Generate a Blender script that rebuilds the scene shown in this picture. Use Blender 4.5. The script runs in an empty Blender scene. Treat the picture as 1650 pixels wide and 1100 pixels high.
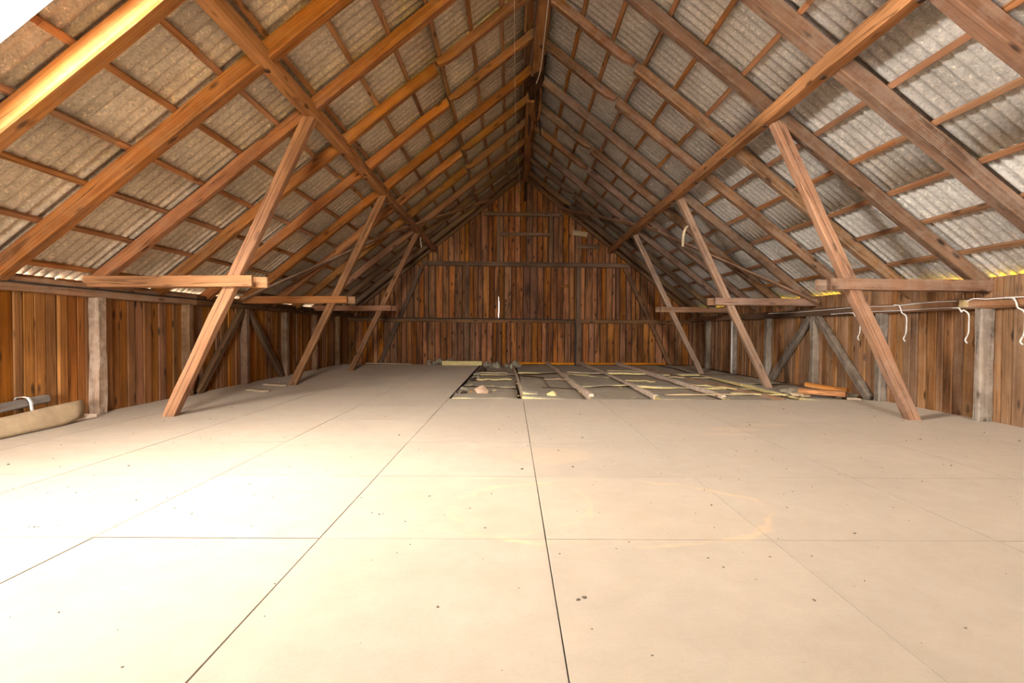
import bpy, bmesh, math, random
from mathutils import Vector, Matrix, noise

# ------------------------------------------------------------------ camera, sky, light, exposure
scene = bpy.context.scene
COL = scene.collection
CAM_H = 1.13
F_PX = 850.0

def make_camera():
    yaw, pitch, roll = 0.0008, -0.0217, 0.0047
    cy, sy, cp, sp = math.cos(yaw), math.sin(yaw), math.cos(pitch), math.sin(pitch)
    fwd = Vector((sy * cp, cy * cp, sp)); right = Vector((cy, -sy, 0)); up = right.cross(fwd)
    r = right * math.cos(roll) + up * math.sin(roll)
    u = up * math.cos(roll) - right * math.sin(roll)
    cam = bpy.data.cameras.new('camera'); cam.sensor_width = 36.0; cam.lens = F_PX / 1650.0 * 36.0
    cam.clip_start = 0.05; cam.clip_end = 500
    o = bpy.data.objects.new('camera', cam); COL.objects.link(o)
    m = Matrix((r, u, -fwd)).transposed().to_4x4(); m.translation = Vector((0, 0, CAM_H))
    o.matrix_world = m
    scene.camera = o
make_camera()

SKY = 100.0
world = bpy.data.worlds.new('overcast_sky'); scene.world = world
world.use_nodes = True
bg = world.node_tree.nodes['Background']
bg.inputs[0].default_value = (1.0, 0.97, 0.93, 1.0)      # even bright overcast
bg.inputs[1].default_value = SKY

# roof geometry numbers (metres)
RX = 0.36            # ridge X
TAN = 0.80           # roof slope
APEX = 6.41          # top line of the rafters at the ridge
COS = 1.0 / math.sqrt(1 + TAN * TAN); SIN = TAN * COS
WL, WR = -5.54, 6.12 # plank planes of the side walls
YB, YG = -2.6, 17.85 # end of the detailed stretch behind the camera, far gable
YBB = -9.0           # gable behind the camera, the doorway in it added for fill light
def ztop(o): return APEX - TAN * o
SHEET_Z = 0.056      # lower envelope of the sheets above rafter tops (vertical)

# open roof hatch in the left slope, out of frame to the left
HY0, HY1, HO0, HO1 = 2.70, 3.80, 2.87, 4.29
pl = bpy.data.lights.new('hatch_portal', 'AREA'); pl.shape = 'RECTANGLE'
pl.size = (HO1 - HO0) / COS; pl.size_y = HY1 - HY0
pl.cycles.is_portal = True
po = bpy.data.objects.new('hatch_portal', pl); COL.objects.link(po)
om = (HO0 + HO1) / 2
nin = Vector((SIN, 0, -COS))                      # inward normal of the left slope
xs = Vector((COS, 0, SIN))
pm = Matrix((xs, (-nin).cross(xs), -nin)).transposed().to_4x4()
pm.translation = Vector((RX - om, (HY0 + HY1) / 2, ztop(om) + 0.16))
po.matrix_world = pm

# unseen doorway added in the gable far behind the camera, as fill light
BWX0, BWX1, BWZ0, BWZ1 = -.6, 1.3, 1.0, 2.9
pl2 = bpy.data.lights.new('added_doorway_portal', 'AREA'); pl2.shape = 'RECTANGLE'
pl2.size = BWX1 - BWX0; pl2.size_y = BWZ1 - BWZ0
pl2.cycles.is_portal = True
po2 = bpy.data.objects.new('added_doorway_portal', pl2); COL.objects.link(po2)
po2.location = ((BWX0 + BWX1) / 2, YBB - 0.06, (BWZ0 + BWZ1) / 2); po2.rotation_euler = (math.radians(90), 0, 0)

vs = scene.view_settings
vs.view_transform = 'Standard'; vs.look = 'None'; vs.gamma = 1.0; vs.use_curve_mapping = False
vs.exposure = 1.05
try:
    scene.cycles.max_bounces = 8; scene.cycles.diffuse_bounces = 7
    scene.cycles.sample_clamp_indirect = 12.0
except Exception:
    pass

# ------------------------------------------------------------------ helpers
rnd = random.Random(7)

def ident(o, label=None, cat=None, group=None, kind=None):
    if label: o['label'] = label
    if cat: o['category'] = cat
    if group: o['group'] = group
    if kind: o['kind'] = kind
    return o

def empty(name, loc=(0, 0, 0)):
    o = bpy.data.objects.new(name, None); COL.objects.link(o); o.location = loc
    o.empty_display_size = 0.1
    return o

def link(name, me, parent=None, M=None):
    o = bpy.data.objects.new(name, me); COL.objects.link(o)
    if M is not None: o.matrix_world = M
    if parent is not None:
        o.parent = parent
        o.matrix_parent_inverse = PINV.get(parent.name, Matrix.Identity(4))
    return o
PINV = {}
def base(name, loc):
    e = empty(name, loc); PINV[e.name] = Matrix.Translation(-Vector(loc)); return e

def mesh(name, verts, faces, mat, smooth=False):
    me = bpy.data.meshes.new(name); me.from_pydata(verts, [], faces)
    me.materials.append(mat)
    if smooth:
        for p in me.polygons: p.use_smooth = True
    me.update()
    return me

def box_geo(x0, x1, y0, y1, z0, z1, V, F):
    b = len(V)
    V += [(x0, y0, z0), (x1, y0, z0), (x1, y1, z0), (x0, y1, z0), (x0, y0, z1), (x1, y0, z1), (x1, y1, z1), (x0, y1, z1)]
    F += [tuple(b + i for i in f) for f in ((0, 3, 2, 1), (4, 5, 6, 7), (0, 1, 5, 4), (1, 2, 6, 5), (2, 3, 7, 6), (3, 0, 4, 7))]

def frame(p0, p1, up=(0, 0, 1)):
    p0, p1 = Vector(p0), Vector(p1)
    X = (p1 - p0).normalized(); U = Vector(up); Z = (U - X * U.dot(X)).normalized(); Y = Z.cross(X)
    M = Matrix((X, Y, Z)).transposed().to_4x4(); M.translation = p0
    return M, (p1 - p0).length

def beam_mesh(name, L, w, d, mat, seg=6, jit=0.004, ch=0.012, seed=0, zb=None, cut0=0.0, cut1=0.0, bow=0.0):
    """hewn timber along +X, eight-sided section; zb(t) -> bottom z override; cut = slanted end shift of the bottom"""
    R = random.Random(seed)
    V, F = [], []
    sec = [(-1, -1, 1, 0), (1, -1, -1, 0), (1, -1, 0, 1), (1, 1, 0, -1), (1, 1, -1, 0), (-1, 1, 1, 0), (-1, 1, 0, -1), (-1, -1, 0, 1)]
    for i in range(seg + 1):
        t = i / seg
        oy, oz = R.uniform(-jit, jit), R.uniform(-jit, jit) + bow * 4 * t * (1 - t)
        c = ch * R.uniform(0.6, 1.7)
        for (sy, sz, cy, cz) in sec:
            y = sy * w / 2 + cy * c; z = sz * d / 2 + cz * c
            if zb is not None and sz < 0:
                z = zb(t) + cz * c
            x = t * L
            if i == 0 and cut0: x += cut0 * (0.5 - z / d)
            if i == seg and cut1: x += cut1 * (0.5 - z / d)
            V.append((x, y + oy + R.uniform(-jit, jit) * 0.4, z + oz + R.uniform(-jit, jit) * 0.4))
    for i in range(seg):
        for k in range(8):
            a = i * 8 + k; b = i * 8 + (k + 1) % 8
            F.append((a, b, b + 8, a + 8))
    F.append(tuple(range(7, -1, -1))); F.append(tuple(seg * 8 + k for k in range(8)))
    F = [tuple(reversed(f)) for f in F]
    return mesh(name, V, F, mat)

_seed = [100]
def beam(name, p0, p1, w, d, mat, up=(0, 0, 1), parent=None, **kw):
    _seed[0] += 1
    M, L = frame(p0, p1, up)
    me = beam_mesh(name, L, w, d, mat, seed=_seed[0], **kw)
    return link(name, me, parent, M)

def tube(name, pts, r, mat, parent=None, n=6, smooth_pts=3):
    P = [Vector(p) for p in pts]
    if smooth_pts > 1 and len(P) > 2:
        Q = []
        for i in range(len(P) - 1):
            a = P[max(i - 1, 0)]; b = P[i]; c = P[i + 1]; d = P[min(i + 2, len(P) - 1)]
            for k in range(smooth_pts):
                t = k / smooth_pts
                Q.append(0.5 * ((2 * b) + (c - a) * t + (2 * a - 5 * b + 4 * c - d) * t * t + (3 * b - a - 3 * c + d) * t ** 3))
        Q.append(P[-1]); P = Q
    o0 = P[0].copy()
    V, F = [], []
    for i, p in enumerate(P):
        t = (P[min(i + 1, len(P) - 1)] - P[max(i - 1, 0)]).normalized()
        u = Vector((0, 0, 1)) if abs(t.z) < 0.9 else Vector((1, 0, 0))
        a = t.cross(u).normalized(); b = t.cross(a)
        for k in range(n):
            an = 2 * math.pi * k / n
            V.append(tuple(p - o0 + (a * math.cos(an) + b * math.sin(an)) * r))
    for i in range(len(P) - 1):
        for k in range(n):
            F.append((i * n + k, i * n + (k + 1) % n, (i + 1) * n + (k + 1) % n, (i + 1) * n + k))
    F.append(tuple(range(n))); F.append(tuple((len(P) - 1) * n + k for k in reversed(range(n))))
    return link(name, mesh(name, V, F, mat, True), parent, Matrix.Translation(o0))

def chunk_geo(c, s, R, V, F, squash=0.6):
    """irregular lump"""
    bm = bmesh.new(); bmesh.ops.create_icosphere(bm, subdivisions=1, radius=1.0)
    b = len(V); rot = Matrix.Rotation(R.uniform(0, 6.28), 3, 'Z')
    sx, sy, sz = R.uniform(.6, 1.3), R.uniform(.6, 1.3), R.uniform(.6, 1.1) * squash
    for v in bm.verts:
        q = Vector((v.co.x * sx, v.co.y * sy, v.co.z * sz)) * s * R.uniform(0.7, 1.25)
        q = rot @ q
        V.append((c[0] + q.x, c[1] + q.y, c[2] + q.z))
    bm.verts.ensure_lookup_table()
    for f in bm.faces: F.append(tuple(b + v.index for v in f.verts))
    bm.free()

ORD = ['first', 'second', 'third', 'fourth', 'fifth', 'sixth', 'seventh', 'eighth', 'ninth', 'tenth', 'eleventh', 'twelfth', 'thirteenth', 'fourteenth']

# ------------------------------------------------------------------ materials
class NT:
    def __init__(s, name):
        s.m = bpy.data.materials.new(name); s.m.use_nodes = True
        s.t = s.m.node_tree; s.b = s.t.nodes['Principled BSDF']
    def n(s, typ, **kw):
        x = s.t.nodes.new(typ)
        for k, v in kw.items():
            if isinstance(k, str) and k.startswith('i_'):
                x.inputs[k[2:].replace('_', ' ')].default_value = v
            else: setattr(x, k, v)
        return x
    def l(s, a, b): s.t.links.new(a, b)
    def ramp(s, fac, stops):
        r = s.n('ShaderNodeValToRGB'); e = r.color_ramp.elements
        while len(e) < len(stops): e.new(0.5)
        for el, (p, c) in zip(e, stops):
            el.position = p; el.color = (*c, 1) if len(c) == 3 else c
        s.l(fac, r.inputs[0]); return r.outputs[0]
    def mix(s, fac, a, b, mode='MIX'):
        x = s.n('ShaderNodeMix', data_type='RGBA', blend_type=mode)
        for v, i in ((fac, 0), (a, 6), (b, 7)):
            if hasattr(v, 'links') or hasattr(v, 'is_linked'): s.l(v, x.inputs[i])
            elif i == 0: x.inputs[0].default_value = v
            else: x.inputs[i].default_value = (*v, 1)
        return x.outputs[2]
    def math(s, op, a, b=None, clamp=False):
        x = s.n('ShaderNodeMath', operation=op, use_clamp=clamp)
        for v, i in ((a, 0), (b, 1)):
            if v is None: continue
            if hasattr(v, 'is_linked'): s.l(v, x.inputs[i])
            else: x.inputs[i].default_value = v
        return x.outputs[0]
    def mapped(s, src, scale=(1, 1, 1), loc=(0, 0, 0)):
        m = s.n('ShaderNodeMapping'); s.l(src, m.inputs[0]); m.inputs[3].default_value = scale; m.inputs[1].default_value = loc
        return m.outputs[0]
    def noise(s, vec, scale, detail=3, rough=0.55, out=0):
        x = s.n('ShaderNodeTexNoise'); s.l(vec, x.inputs['Vector']); x.inputs['Scale'].default_value = scale
        x.inputs['Detail'].default_value = detail; x.inputs['Roughness'].default_value = rough
        return x.outputs[out]
    def coords(s, shift=True):
        tc = s.n('ShaderNodeTexCoord')
        if not shift: return tc.outputs['Object']
        oi = s.n('ShaderNodeObjectInfo')
        mu = s.n('ShaderNodeVectorMath', operation='MULTIPLY_ADD')
        cb = s.n('ShaderNodeCombineXYZ')
        s.rand = oi.outputs['Random']
        for i in range(3): s.l(s.math('MULTIPLY', oi.outputs['Random'], (37.0, 71.0, 53.0)[i]), cb.inputs[i])
        ad = s.n('ShaderNodeVectorMath', operation='ADD'); s.l(tc.outputs['Object'], ad.inputs[0]); s.l(cb.outputs[0], ad.inputs[1])
        s.t.nodes.remove(mu)
        return ad.outputs[0]

def wood(name, dark, mid, light, var=0.35, knots=0.75, cracks=0.6, dust=0.0, dustcol=(.42, .33, .25), axis=0, rough=0.8, hue=0.005, core=False, stain=0.0):
    """sawn timber, grain along local axis"""
    k = NT(name); c = k.coords()
    sc = lambda along, across: tuple(along if i == axis else across for i in range(3))
    g = k.noise(k.mapped(c, sc(.55, 16)), 1.0, 4, .6)
    g2 = k.noise(k.mapped(c, sc(1.4, 55)), 1.0, 3, .6)
    f = k.math('ADD', k.math('MULTIPLY', g, .65), k.math('MULTIPLY', g2, .35))
    col = k.ramp(f, [(.30, dark), (.50, mid), (.72, light)])
    blot = k.noise(k.mapped(c, sc(.9, 3.0)), 1.0, 3, .6)
    col = k.mix(1.0, col, k.ramp(blot, [(.32, (.62, .60, .60)), (.66, (1.15, 1.12, 1.08))]), 'MULTIPLY')
    if stain:
        st = k.noise(k.mapped(c, sc(.8, 4.5), (3, 8, 1)), 1.0, 5, .65)
        col = k.mix(k.math('MULTIPLY', k.ramp(st, [(.50, (0, 0, 0)), (.68, (1, 1, 1))]), stain), col, tuple(x * .30 for x in dark))
    # knots
    v = k.n('ShaderNodeTexVoronoi'); k.l(k.mapped(c, sc(2.6, 7.5)), v.inputs['Vector']); v.inputs['Scale'].default_value = 1.0
    kn = k.ramp(v.outputs['Distance'], [(.11, (1, 1, 1)), (.24, (0, 0, 0))])
    sep = k.n('ShaderNodeSeparateColor'); k.l(v.outputs['Color'], sep.inputs[0])
    some = k.math('GREATER_THAN', sep.outputs[0], .45)
    col = k.mix(k.math('MULTIPLY', k.math('MULTIPLY', kn, some), knots), col, tuple(x * .28 for x in dark))
    # checks
    cr = k.noise(k.mapped(c, sc(.22, 9)), 1.0, 2, .4)
    crf = k.ramp(cr, [(.488, (0, 0, 0)), (.497, (1, 1, 1)), (.503, (1, 1, 1)), (.512, (0, 0, 0))])
    col = k.mix(k.math('MULTIPLY', crf, cracks), col, tuple(x * .22 for x in dark))
    if core:
        tc = k.n('ShaderNodeTexCoord'); sx = k.n('ShaderNodeSeparateXYZ'); k.l(tc.outputs['Object'], sx.inputs[0])
        wob = k.noise(k.mapped(c, sc(1.3, .1)), 1.0, 3, .55)
        dy = k.math('ABSOLUTE', k.math('ADD', k.math('SUBTRACT', sx.outputs[1], .008), k.math('MULTIPLY', k.math('SUBTRACT', wob, .5), .03)))
        wd = k.math('ADD', k.math('MULTIPLY', k.noise(k.mapped(c, sc(2.2, .1), (5, 0, 0)), 1.0, 2, .5), .008), -.0008)
        ck = k.math('MULTIPLY', k.math('LESS_THAN', dy, wd), k.math('GREATER_THAN', sx.outputs[2], .03))
        col = k.mix(k.math('MULTIPLY', ck, .85), col, tuple(x * .15 for x in dark))
    if dust:
        d = k.noise(c, 5.0, 5, .7)
        col = k.mix(k.math('MULTIPLY', k.ramp(d, [(.45, (0, 0, 0)), (.62, (1, 1, 1))]), dust), col, dustcol)
    hs = k.n('ShaderNodeHueSaturation')
    k.l(k.math('ADD', k.math('MULTIPLY', k.rand, 2 * var), 1 - var), hs.inputs['Value'])
    r2 = k.math('FRACT', k.math('MULTIPLY', k.rand, 17.3))
    k.l(k.math('ADD', k.math('MULTIPLY', r2, 2 * hue), .5 - hue), hs.inputs['Hue'])
    k.l(k.math('ADD', k.math('MULTIPLY', k.math('FRACT', k.math('MULTIPLY', k.rand, 7.7)), .24), .92), hs.inputs['Saturation'])
    k.l(col, hs.inputs['Color'])
    k.l(hs.outputs[0], k.b.inputs['Base Color'])
    k.b.inputs['Roughness'].default_value = rough; k.b.inputs['Specular IOR Level'].default_value = .25
    bp = k.n('ShaderNodeBump'); bp.inputs['Strength'].default_value = .35; bp.inputs['Distance'].default_value = .006
    k.l(k.math('SUBTRACT', f, crf), bp.inputs['Height']); k.l(bp.outputs[0], k.b.inputs['Normal'])
    return k.m

M_RAFTER = wood('rafter_wood', (.18, .070, .026), (.33, .142, .052), (.46, .22, .092), var=.14, knots=.9, dust=.18, dustcol=(.36, .23, .14))
M_RAFTER_R = wood('cool_lit_dusty_rafter_wood', (.13, .066, .034), (.24, .128, .070), (.35, .20, .12), knots=.95, var=.14, dust=.35, dustcol=(.34, .26, .20))  # right slope copy: cooler light put into the greyer base colours, plus dust
M_PURLIN = wood('purlin_wood', (.26, .115, .045), (.43, .205, .085), (.56, .30, .14), var=.06, knots=.9)
M_STRUT = wood('strut_wood', (.30, .135, .055), (.42, .20, .088), (.53, .29, .14), var=.06, knots=.6, core=True)
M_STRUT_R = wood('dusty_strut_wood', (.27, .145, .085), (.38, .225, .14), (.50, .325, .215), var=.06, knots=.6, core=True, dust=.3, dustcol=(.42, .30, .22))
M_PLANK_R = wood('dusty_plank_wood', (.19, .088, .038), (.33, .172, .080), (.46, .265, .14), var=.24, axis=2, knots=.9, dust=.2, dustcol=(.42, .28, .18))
M_POST_B = wood('brown_post_wood', (.15, .080, .040), (.25, .140, .074), (.35, .21, .12), var=.1, dust=.2)
M_POST_L = wood('pale_barked_post_wood', (.24, .145, .08), (.40, .275, .175), (.56, .43, .31), var=.02, dust=.6, dustcol=(.62, .50, .38))
M_BATTEN = wood('batten_wood', (.24, .11, .05), (.40, .20, .095), (.50, .28, .15), var=.15)
M_PLANK = wood('plank_wood', (.18, .072, .025), (.31, .134, .047), (.42, .20, .08), var=.24, axis=2, knots=.9)
M_GABLE = wood('gable_wood', (.17, .066, .024), (.33, .135, .05), (.46, .21, .085), var=.38, axis=2, knots=1.0, stain=.75)
M_FRAME = wood('dark_frame_wood', (.10, .055, .030), (.19, .105, .055), (.28, .165, .09), var=.22)
M_GREY = wood('weathered_grey_wood', (.15, .115, .085), (.24, .19, .145), (.34, .28, .22), var=.12, dust=.5, dustcol=(.42, .35, .28), axis=0)
M_PLATE = wood('plate_wood', (.22, .115, .06), (.34, .19, .105), (.44, .27, .16), var=.1, dust=.3)
M_FRESH = wood('fresh_orange_wood', (.50, .19, .04), (.66, .28, .07), (.74, .38, .13), var=.1, knots=.3)
M_ROT = wood('rotten_wood', (.02, .011, .007), (.05, .026, .014), (.13, .06, .028), var=.2)
M_PALE = wood('pale_wood', (.50, .37, .22), (.62, .48, .30), (.70, .57, .40), var=.12, knots=.3, cracks=.2)

def plain(name, col, rough=.8, noise_amt=.25, scale=12.0, metal=0.0, bump=.2):
    k = NT(name); c = k.coords()
    n = k.noise(c, scale, 5, .65)
    a = tuple(x * (1 - noise_amt) for x in col); b = tuple(min(1, x * (1 + noise_amt)) for x in col)
    k.l(k.ramp(n, [(.3, a), (.7, b)]), k.b.inputs['Base Color'])
    k.b.inputs['Roughness'].default_value = rough; k.b.inputs['Metallic'].default_value = metal
    k.b.inputs['Specular IOR Level'].default_value = .25
    bp = k.n('ShaderNodeBump'); bp.inputs['Strength'].default_value = bump; bp.inputs['Distance'].default_value = .01
    k.l(n, bp.inputs['Height']); k.l(bp.outputs[0], k.b.inputs['Normal'])
    return k.m
M_SHEATH = plain('dark_sheathing', (.055, .035, .022), .9)
M_CABLEW = plain('white_cable', (.78, .74, .68), .5, .08)
M_CABLED = plain('dark_cable', (.05, .042, .035), .6, .2)
M_BOX = plain('tan_plastic', (.50, .36, .17), .55, .06)
M_IRON = plain('rusty_iron', (.07, .035, .022), .7, .4)
M_WOOL = plain('yellow_glass_wool', (.76, .60, .27), .95, .3, 30, bump=.8)
M_WOOLD = plain('dirty_wool', (.34, .29, .20), .95, .45, 18, bump=.8)
M_STRAP = plain('white_strap', (.66, .64, .60), .6, .08)
M_LINO = plain('linoleum_sheet', (.36, .26, .155), .6, .18, 5)
M_GREYBEAM = wood('grey_dusty_timber', (.12, .10, .085), (.20, .17, .15), (.30, .27, .24), var=.05)
M_SUB = plain('dark_subfloor', (.10, .075, .05), .95)
M_PINK = plain('pinkish_wood_edge', (.74, .57, .43), .85, .2, 9)
M_CHUNK = plain('pink_brown_chunk', (.50, .33, .22), .9, .2, 9)
M_WHITEPAINT = plain('white_painted_wood', (.75, .73, .69), .6, .06)

def paper():
    k = NT('grey_insulation_paper'); c = k.coords()
    n = k.noise(c, 2.2, 6, .65); n2 = k.noise(c, 40, 3, .7)
    col = k.ramp(n, [(.3, (.24, .195, .14)), (.7, (.42, .345, .25))])
    col = k.mix(k.math('MULTIPLY', k.ramp(n2, [(.6, (0, 0, 0)), (.72, (1, 1, 1))]), .45), col, (.55, .47, .34))
    k.l(col, k.b.inputs['Base Color']); k.b.inputs['Roughness'].default_value = .9; k.b.inputs['Sheen Weight'].default_value = .09; k.b.inputs['Sheen Tint'].default_value = (1.0, .82, .60, 1)
    bp = k.n('ShaderNodeBump'); bp.inputs['Strength'].default_value = .5; bp.inputs['Distance'].default_value = .03
    k.l(n, bp.inputs['Height']); k.l(bp.outputs[0], k.b.inputs['Normal'])
    return k.m
M_PAPER = paper()

def cement(name='fibre_cement', tint=(1, 1, 1)):
    """fibre-cement sheet with pale straw-like fibres"""
    k = NT(name); c = k.coords()
    n = k.noise(c, 3.0, 6, .7); n2 = k.noise(c, 26, 4, .7)
    col = k.ramp(n, [(.30, (.43, .395, .345)), (.52, (.57, .53, .475)), (.74, (.67, .63, .57))])
    col = k.mix(1.0, col, k.ramp(n2, [(.3, (.78, .78, .78)), (.7, (1.15, 1.15, 1.15))]), 'MULTIPLY')
    # fibres: curved threads from a warped field
    w = k.noise(c, 9, 3, .6, out=1)
    ad = k.n('ShaderNodeVectorMath', operation='MULTIPLY_ADD'); k.l(w, ad.inputs[0]); ad.inputs[1].default_value = (.25, .25, .25); k.l(c, ad.inputs[2])
    fb = k.noise(ad.outputs[0], 15, 2, .5)
    line = k.ramp(fb, [(.470, (0, 0, 0)), (.492, (1, 1, 1)), (.508, (1, 1, 1)), (.530, (0, 0, 0))])
    gate = k.ramp(k.noise(c, 22, 2, .5), [(.53, (0, 0, 0)), (.58, (1, 1, 1))])
    col = k.mix(k.math('MULTIPLY', k.math('MULTIPLY', line, gate), .9), col, (.92, .86, .72))
    dk = k.ramp(k.noise(k.mapped(c, (1, 1, 1), (4, 4, 4)), 38, 3, .6), [(.36, (1, 1, 1)), (.44, (0, 0, 0))])
    col = k.mix(k.math('MULTIPLY', dk, .45), col, (.20, .175, .14))
    # dark water stains, patchy
    st = k.ramp(k.noise(k.mapped(c, (1, 1, 1), (9, 3, 1)), 1.1, 4, .6), [(.58, (0, 0, 0)), (.70, (1, 1, 1))])
    col = k.mix(k.math('MULTIPLY', st, .35), col, (.20, .15, .095))
    hs = k.n('ShaderNodeHueSaturation'); k.l(k.math('ADD', k.math('MULTIPLY', k.rand, .22), .89), hs.inputs['Value']); k.l(k.mix(1.0, col, tint, 'MULTIPLY'), hs.inputs['Color'])
    k.l(hs.outputs[0], k.b.inputs['Base Color']); k.b.inputs['Roughness'].default_value = .85; k.b.inputs['Specular IOR Level'].default_value = .2
    bp = k.n('ShaderNodeBump'); bp.inputs['Strength'].default_value = .4; bp.inputs['Distance'].default_value = .006
    k.l(n2, bp.inputs['Height']); k.l(bp.outputs[0], k.b.inputs['Normal'])
    return k.m
M_CEMENT = cement()
M_CEMENT_L = cement('warm_bounce_fibre_cement', (1.12, .98, .80))  # left slope copy: warm bounce from the tan floor put into the tint

def chipboard():
    k = NT('floor_chipboard')
    geo = k.n('ShaderNodeNewGeometry'); c = geo.outputs['Position']
    oi = k.n('ShaderNodeObjectInfo')
    n = k.noise(c, .9, 5, .6); n2 = k.noise(c, 6, 5, .65); n3 = k.noise(c, 60, 2, .6)
    col = k.ramp(n, [(.30, (.200, .160, .118)), (.55, (.228, .185, .138)), (.75, (.250, .206, .157))])
    col = k.mix(1.0, col, k.ramp(n2, [(.3, (.90, .89, .87)), (.7, (1.06, 1.06, 1.06))]), 'MULTIPLY')
    col = k.mix(1.0, col, k.ramp(n3, [(.3, (.95, .95, .95)), (.7, (1.04, 1.04, 1.04))]), 'MULTIPLY')
    hs = k.n('ShaderNodeHueSaturation'); k.l(k.math('ADD', k.math('MULTIPLY', oi.outputs['Random'], .10), .95), hs.inputs['Value']); k.l(col, hs.inputs['Color'])
    col = hs.outputs[0]
    # specks of dirt
    v = k.n('ShaderNodeTexVoronoi'); k.l(c, v.inputs['Vector']); v.inputs['Scale'].default_value = 5.5
    sep = k.n('ShaderNodeSeparateColor'); k.l(v.outputs['Color'], sep.inputs[0])
    r = k.math('MULTIPLY', k.math('SUBTRACT', sep.outputs[0], .55), .085)
    wob = k.math('ADD', v.outputs['Distance'], k.math('MULTIPLY', k.math('SUBTRACT', k.noise(c, 80, 2, .6), .5), .03))
    sp = k.math('LESS_THAN', wob, r)
    col = k.mix(k.math('MULTIPLY', sp, .75), col, (.13, .085, .05))
    # dried water rings
    P = k.n('ShaderNodeSeparateXYZ'); k.l(c, P.inputs[0])
    wn = k.noise(c, 2.0, 4, .6)
    for (x, y, rx, ry, wdt, a, fill) in ((.62, 3.35, 1.02, .62, .045, .75, .10), (-.1, 3.45, .62, .55, .04, .5, .08),
                                         (.35, 4.75, .36, .30, .05, .25, .35), (2.6, 6.05, .25, .12, .2, .5, .6), (2.35, 5.75, .3, .06, .3, .5, .6), (3.05, 6.35, .28, .10, .2, .5, .6)):
        dx = k.math('DIVIDE', k.math('SUBTRACT', P.outputs[0], x), rx); dy = k.math('DIVIDE', k.math('SUBTRACT', P.outputs[1], y), ry)
        d = k.math('SQRT', k.math('ADD', k.math('MULTIPLY', dx, dx), k.math('MULTIPLY', dy, dy)))
        d = k.math('ADD', d, k.math('MULTIPLY', k.math('SUBTRACT', wn, .5), .45))
        ring = k.math('SUBTRACT', 1.0, k.math('DIVIDE', k.math('ABSOLUTE', k.math('SUBTRACT', d, 1.0)), wdt), clamp=True)
        gate = k.ramp(k.noise(c, 1.7, 3, .6), [(.42, (0, 0, 0)), (.58, (1, 1, 1))])
        ins = k.math('LESS_THAN', d, 1.0)
        fac = k.math('MAXIMUM', k.math('MULTIPLY', k.math('MULTIPLY', ring, gate), a), k.math('MULTIPLY', ins, fill * .5))
        col = k.mix(fac, col, (.42, .255, .125))
    k.l(col, k.b.inputs['Base Color']); k.b.inputs['Roughness'].default_value = .7; k.b.inputs['Specular IOR Level'].default_value = .2
    k.b.inputs['Sheen Weight'].default_value = .34; k.b.inputs['Sheen Roughness'].default_value = .55; k.b.inputs['Sheen Tint'].default_value = (1.0, .81, .62, 1)
    bp = k.n('ShaderNodeBump'); bp.inputs['Strength'].default_value = .12; bp.inputs['Distance'].default_value = .01
    k.l(n2, bp.inputs['Height']); k.l(bp.outputs[0], k.b.inputs['Normal'])
    return k.m
M_FLOOR = chipboard()

def ground_mat():
    k = NT('outdoor_ground')
    geo = k.n('ShaderNodeNewGeometry'); P = k.n('ShaderNodeSeparateXYZ'); k.l(geo.outputs['Position'], P.inputs[0])
    right = k.math('GREATER_THAN', P.outputs[0], 1.0)
    n = k.noise(geo.outputs['Position'], .6, 4, .6)
    a = k.ramp(n, [(.3, (.42, .40, .37)), (.7, (.55, .53, .50))])
    b = k.ramp(n, [(.3, (.62, .42, .003)), (.7, (.80, .56, .006))])  # right half made yellow to bounce yellow light up under the eaves
    k.l(k.mix(right, a, b), k.b.inputs['Base Color']); k.b.inputs['Roughness'].default_value = .95; k.b.inputs['Specular IOR Level'].default_value = 0.0
    return k.m
M_GROUND = ground_mat()

# ------------------------------------------------------------------ setting: ground, floor
V, F = [], []
box_geo(-60, 60, -60, 80, -3.3, -3.0, V, F)
ident(link('ground', mesh('ground', V, F, M_GROUND)), kind='structure')

V, F = [], []
box_geo(WL - .02, WR + .02, YBB, YG, -.30, -.14, V, F)
floor = ident(link('floor', mesh('floor', V, F, M_SUB)), kind='structure')
XS = [WL + .005] + [.19 + 1.2234 * n for n in range(-4, 5)] + [WR - .005]
YS = [YBB + .02, YB + .02] + [2.83 + 1.2194 * n for n in range(-3, 5)] + [8.65]
YS_L = [YBB + .02, YB + .02] + [2.83 + 1.2194 * n for n in range(-3, 12)] + [17.1]
panel_cache = {}
def floor_panel(x0, x1, y0, y1):
    R = random.Random(int(x0 * 100) * 7919 + int(y0 * 100))
    g = R.choice((.005, .006, .008)); g2 = R.choice((.002, .004, .006))
    sx, sy = round(x1 - x0 - g, 3), round(y1 - y0 - g2, 3)
    key = (sx, sy)
    if key not in panel_cache:
        V, F = [], []
        box_geo(-sx / 2, sx / 2, -sy / 2, sy / 2, -.016, 0, V, F)
        panel_cache[key] = mesh('floor_panel', V, F, M_FLOOR)
    o = link('floor_panel', panel_cache[key], floor)
    o.location = ((x0 + x1) / 2, (y0 + y1) / 2, R.uniform(-.001, .0005))
    o.rotation_euler = (R.uniform(-.0007, .0007), R.uniform(-.0007, .0007), R.uniform(-.001, .001))
for i in range(len(XS) - 1):
    left = XS[i + 1] < -1.0
    ys = YS_L if left else YS
    for j in range(len(ys) - 1):
        floor_panel(XS[i], XS[i + 1], ys[j], ys[j + 1])

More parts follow.
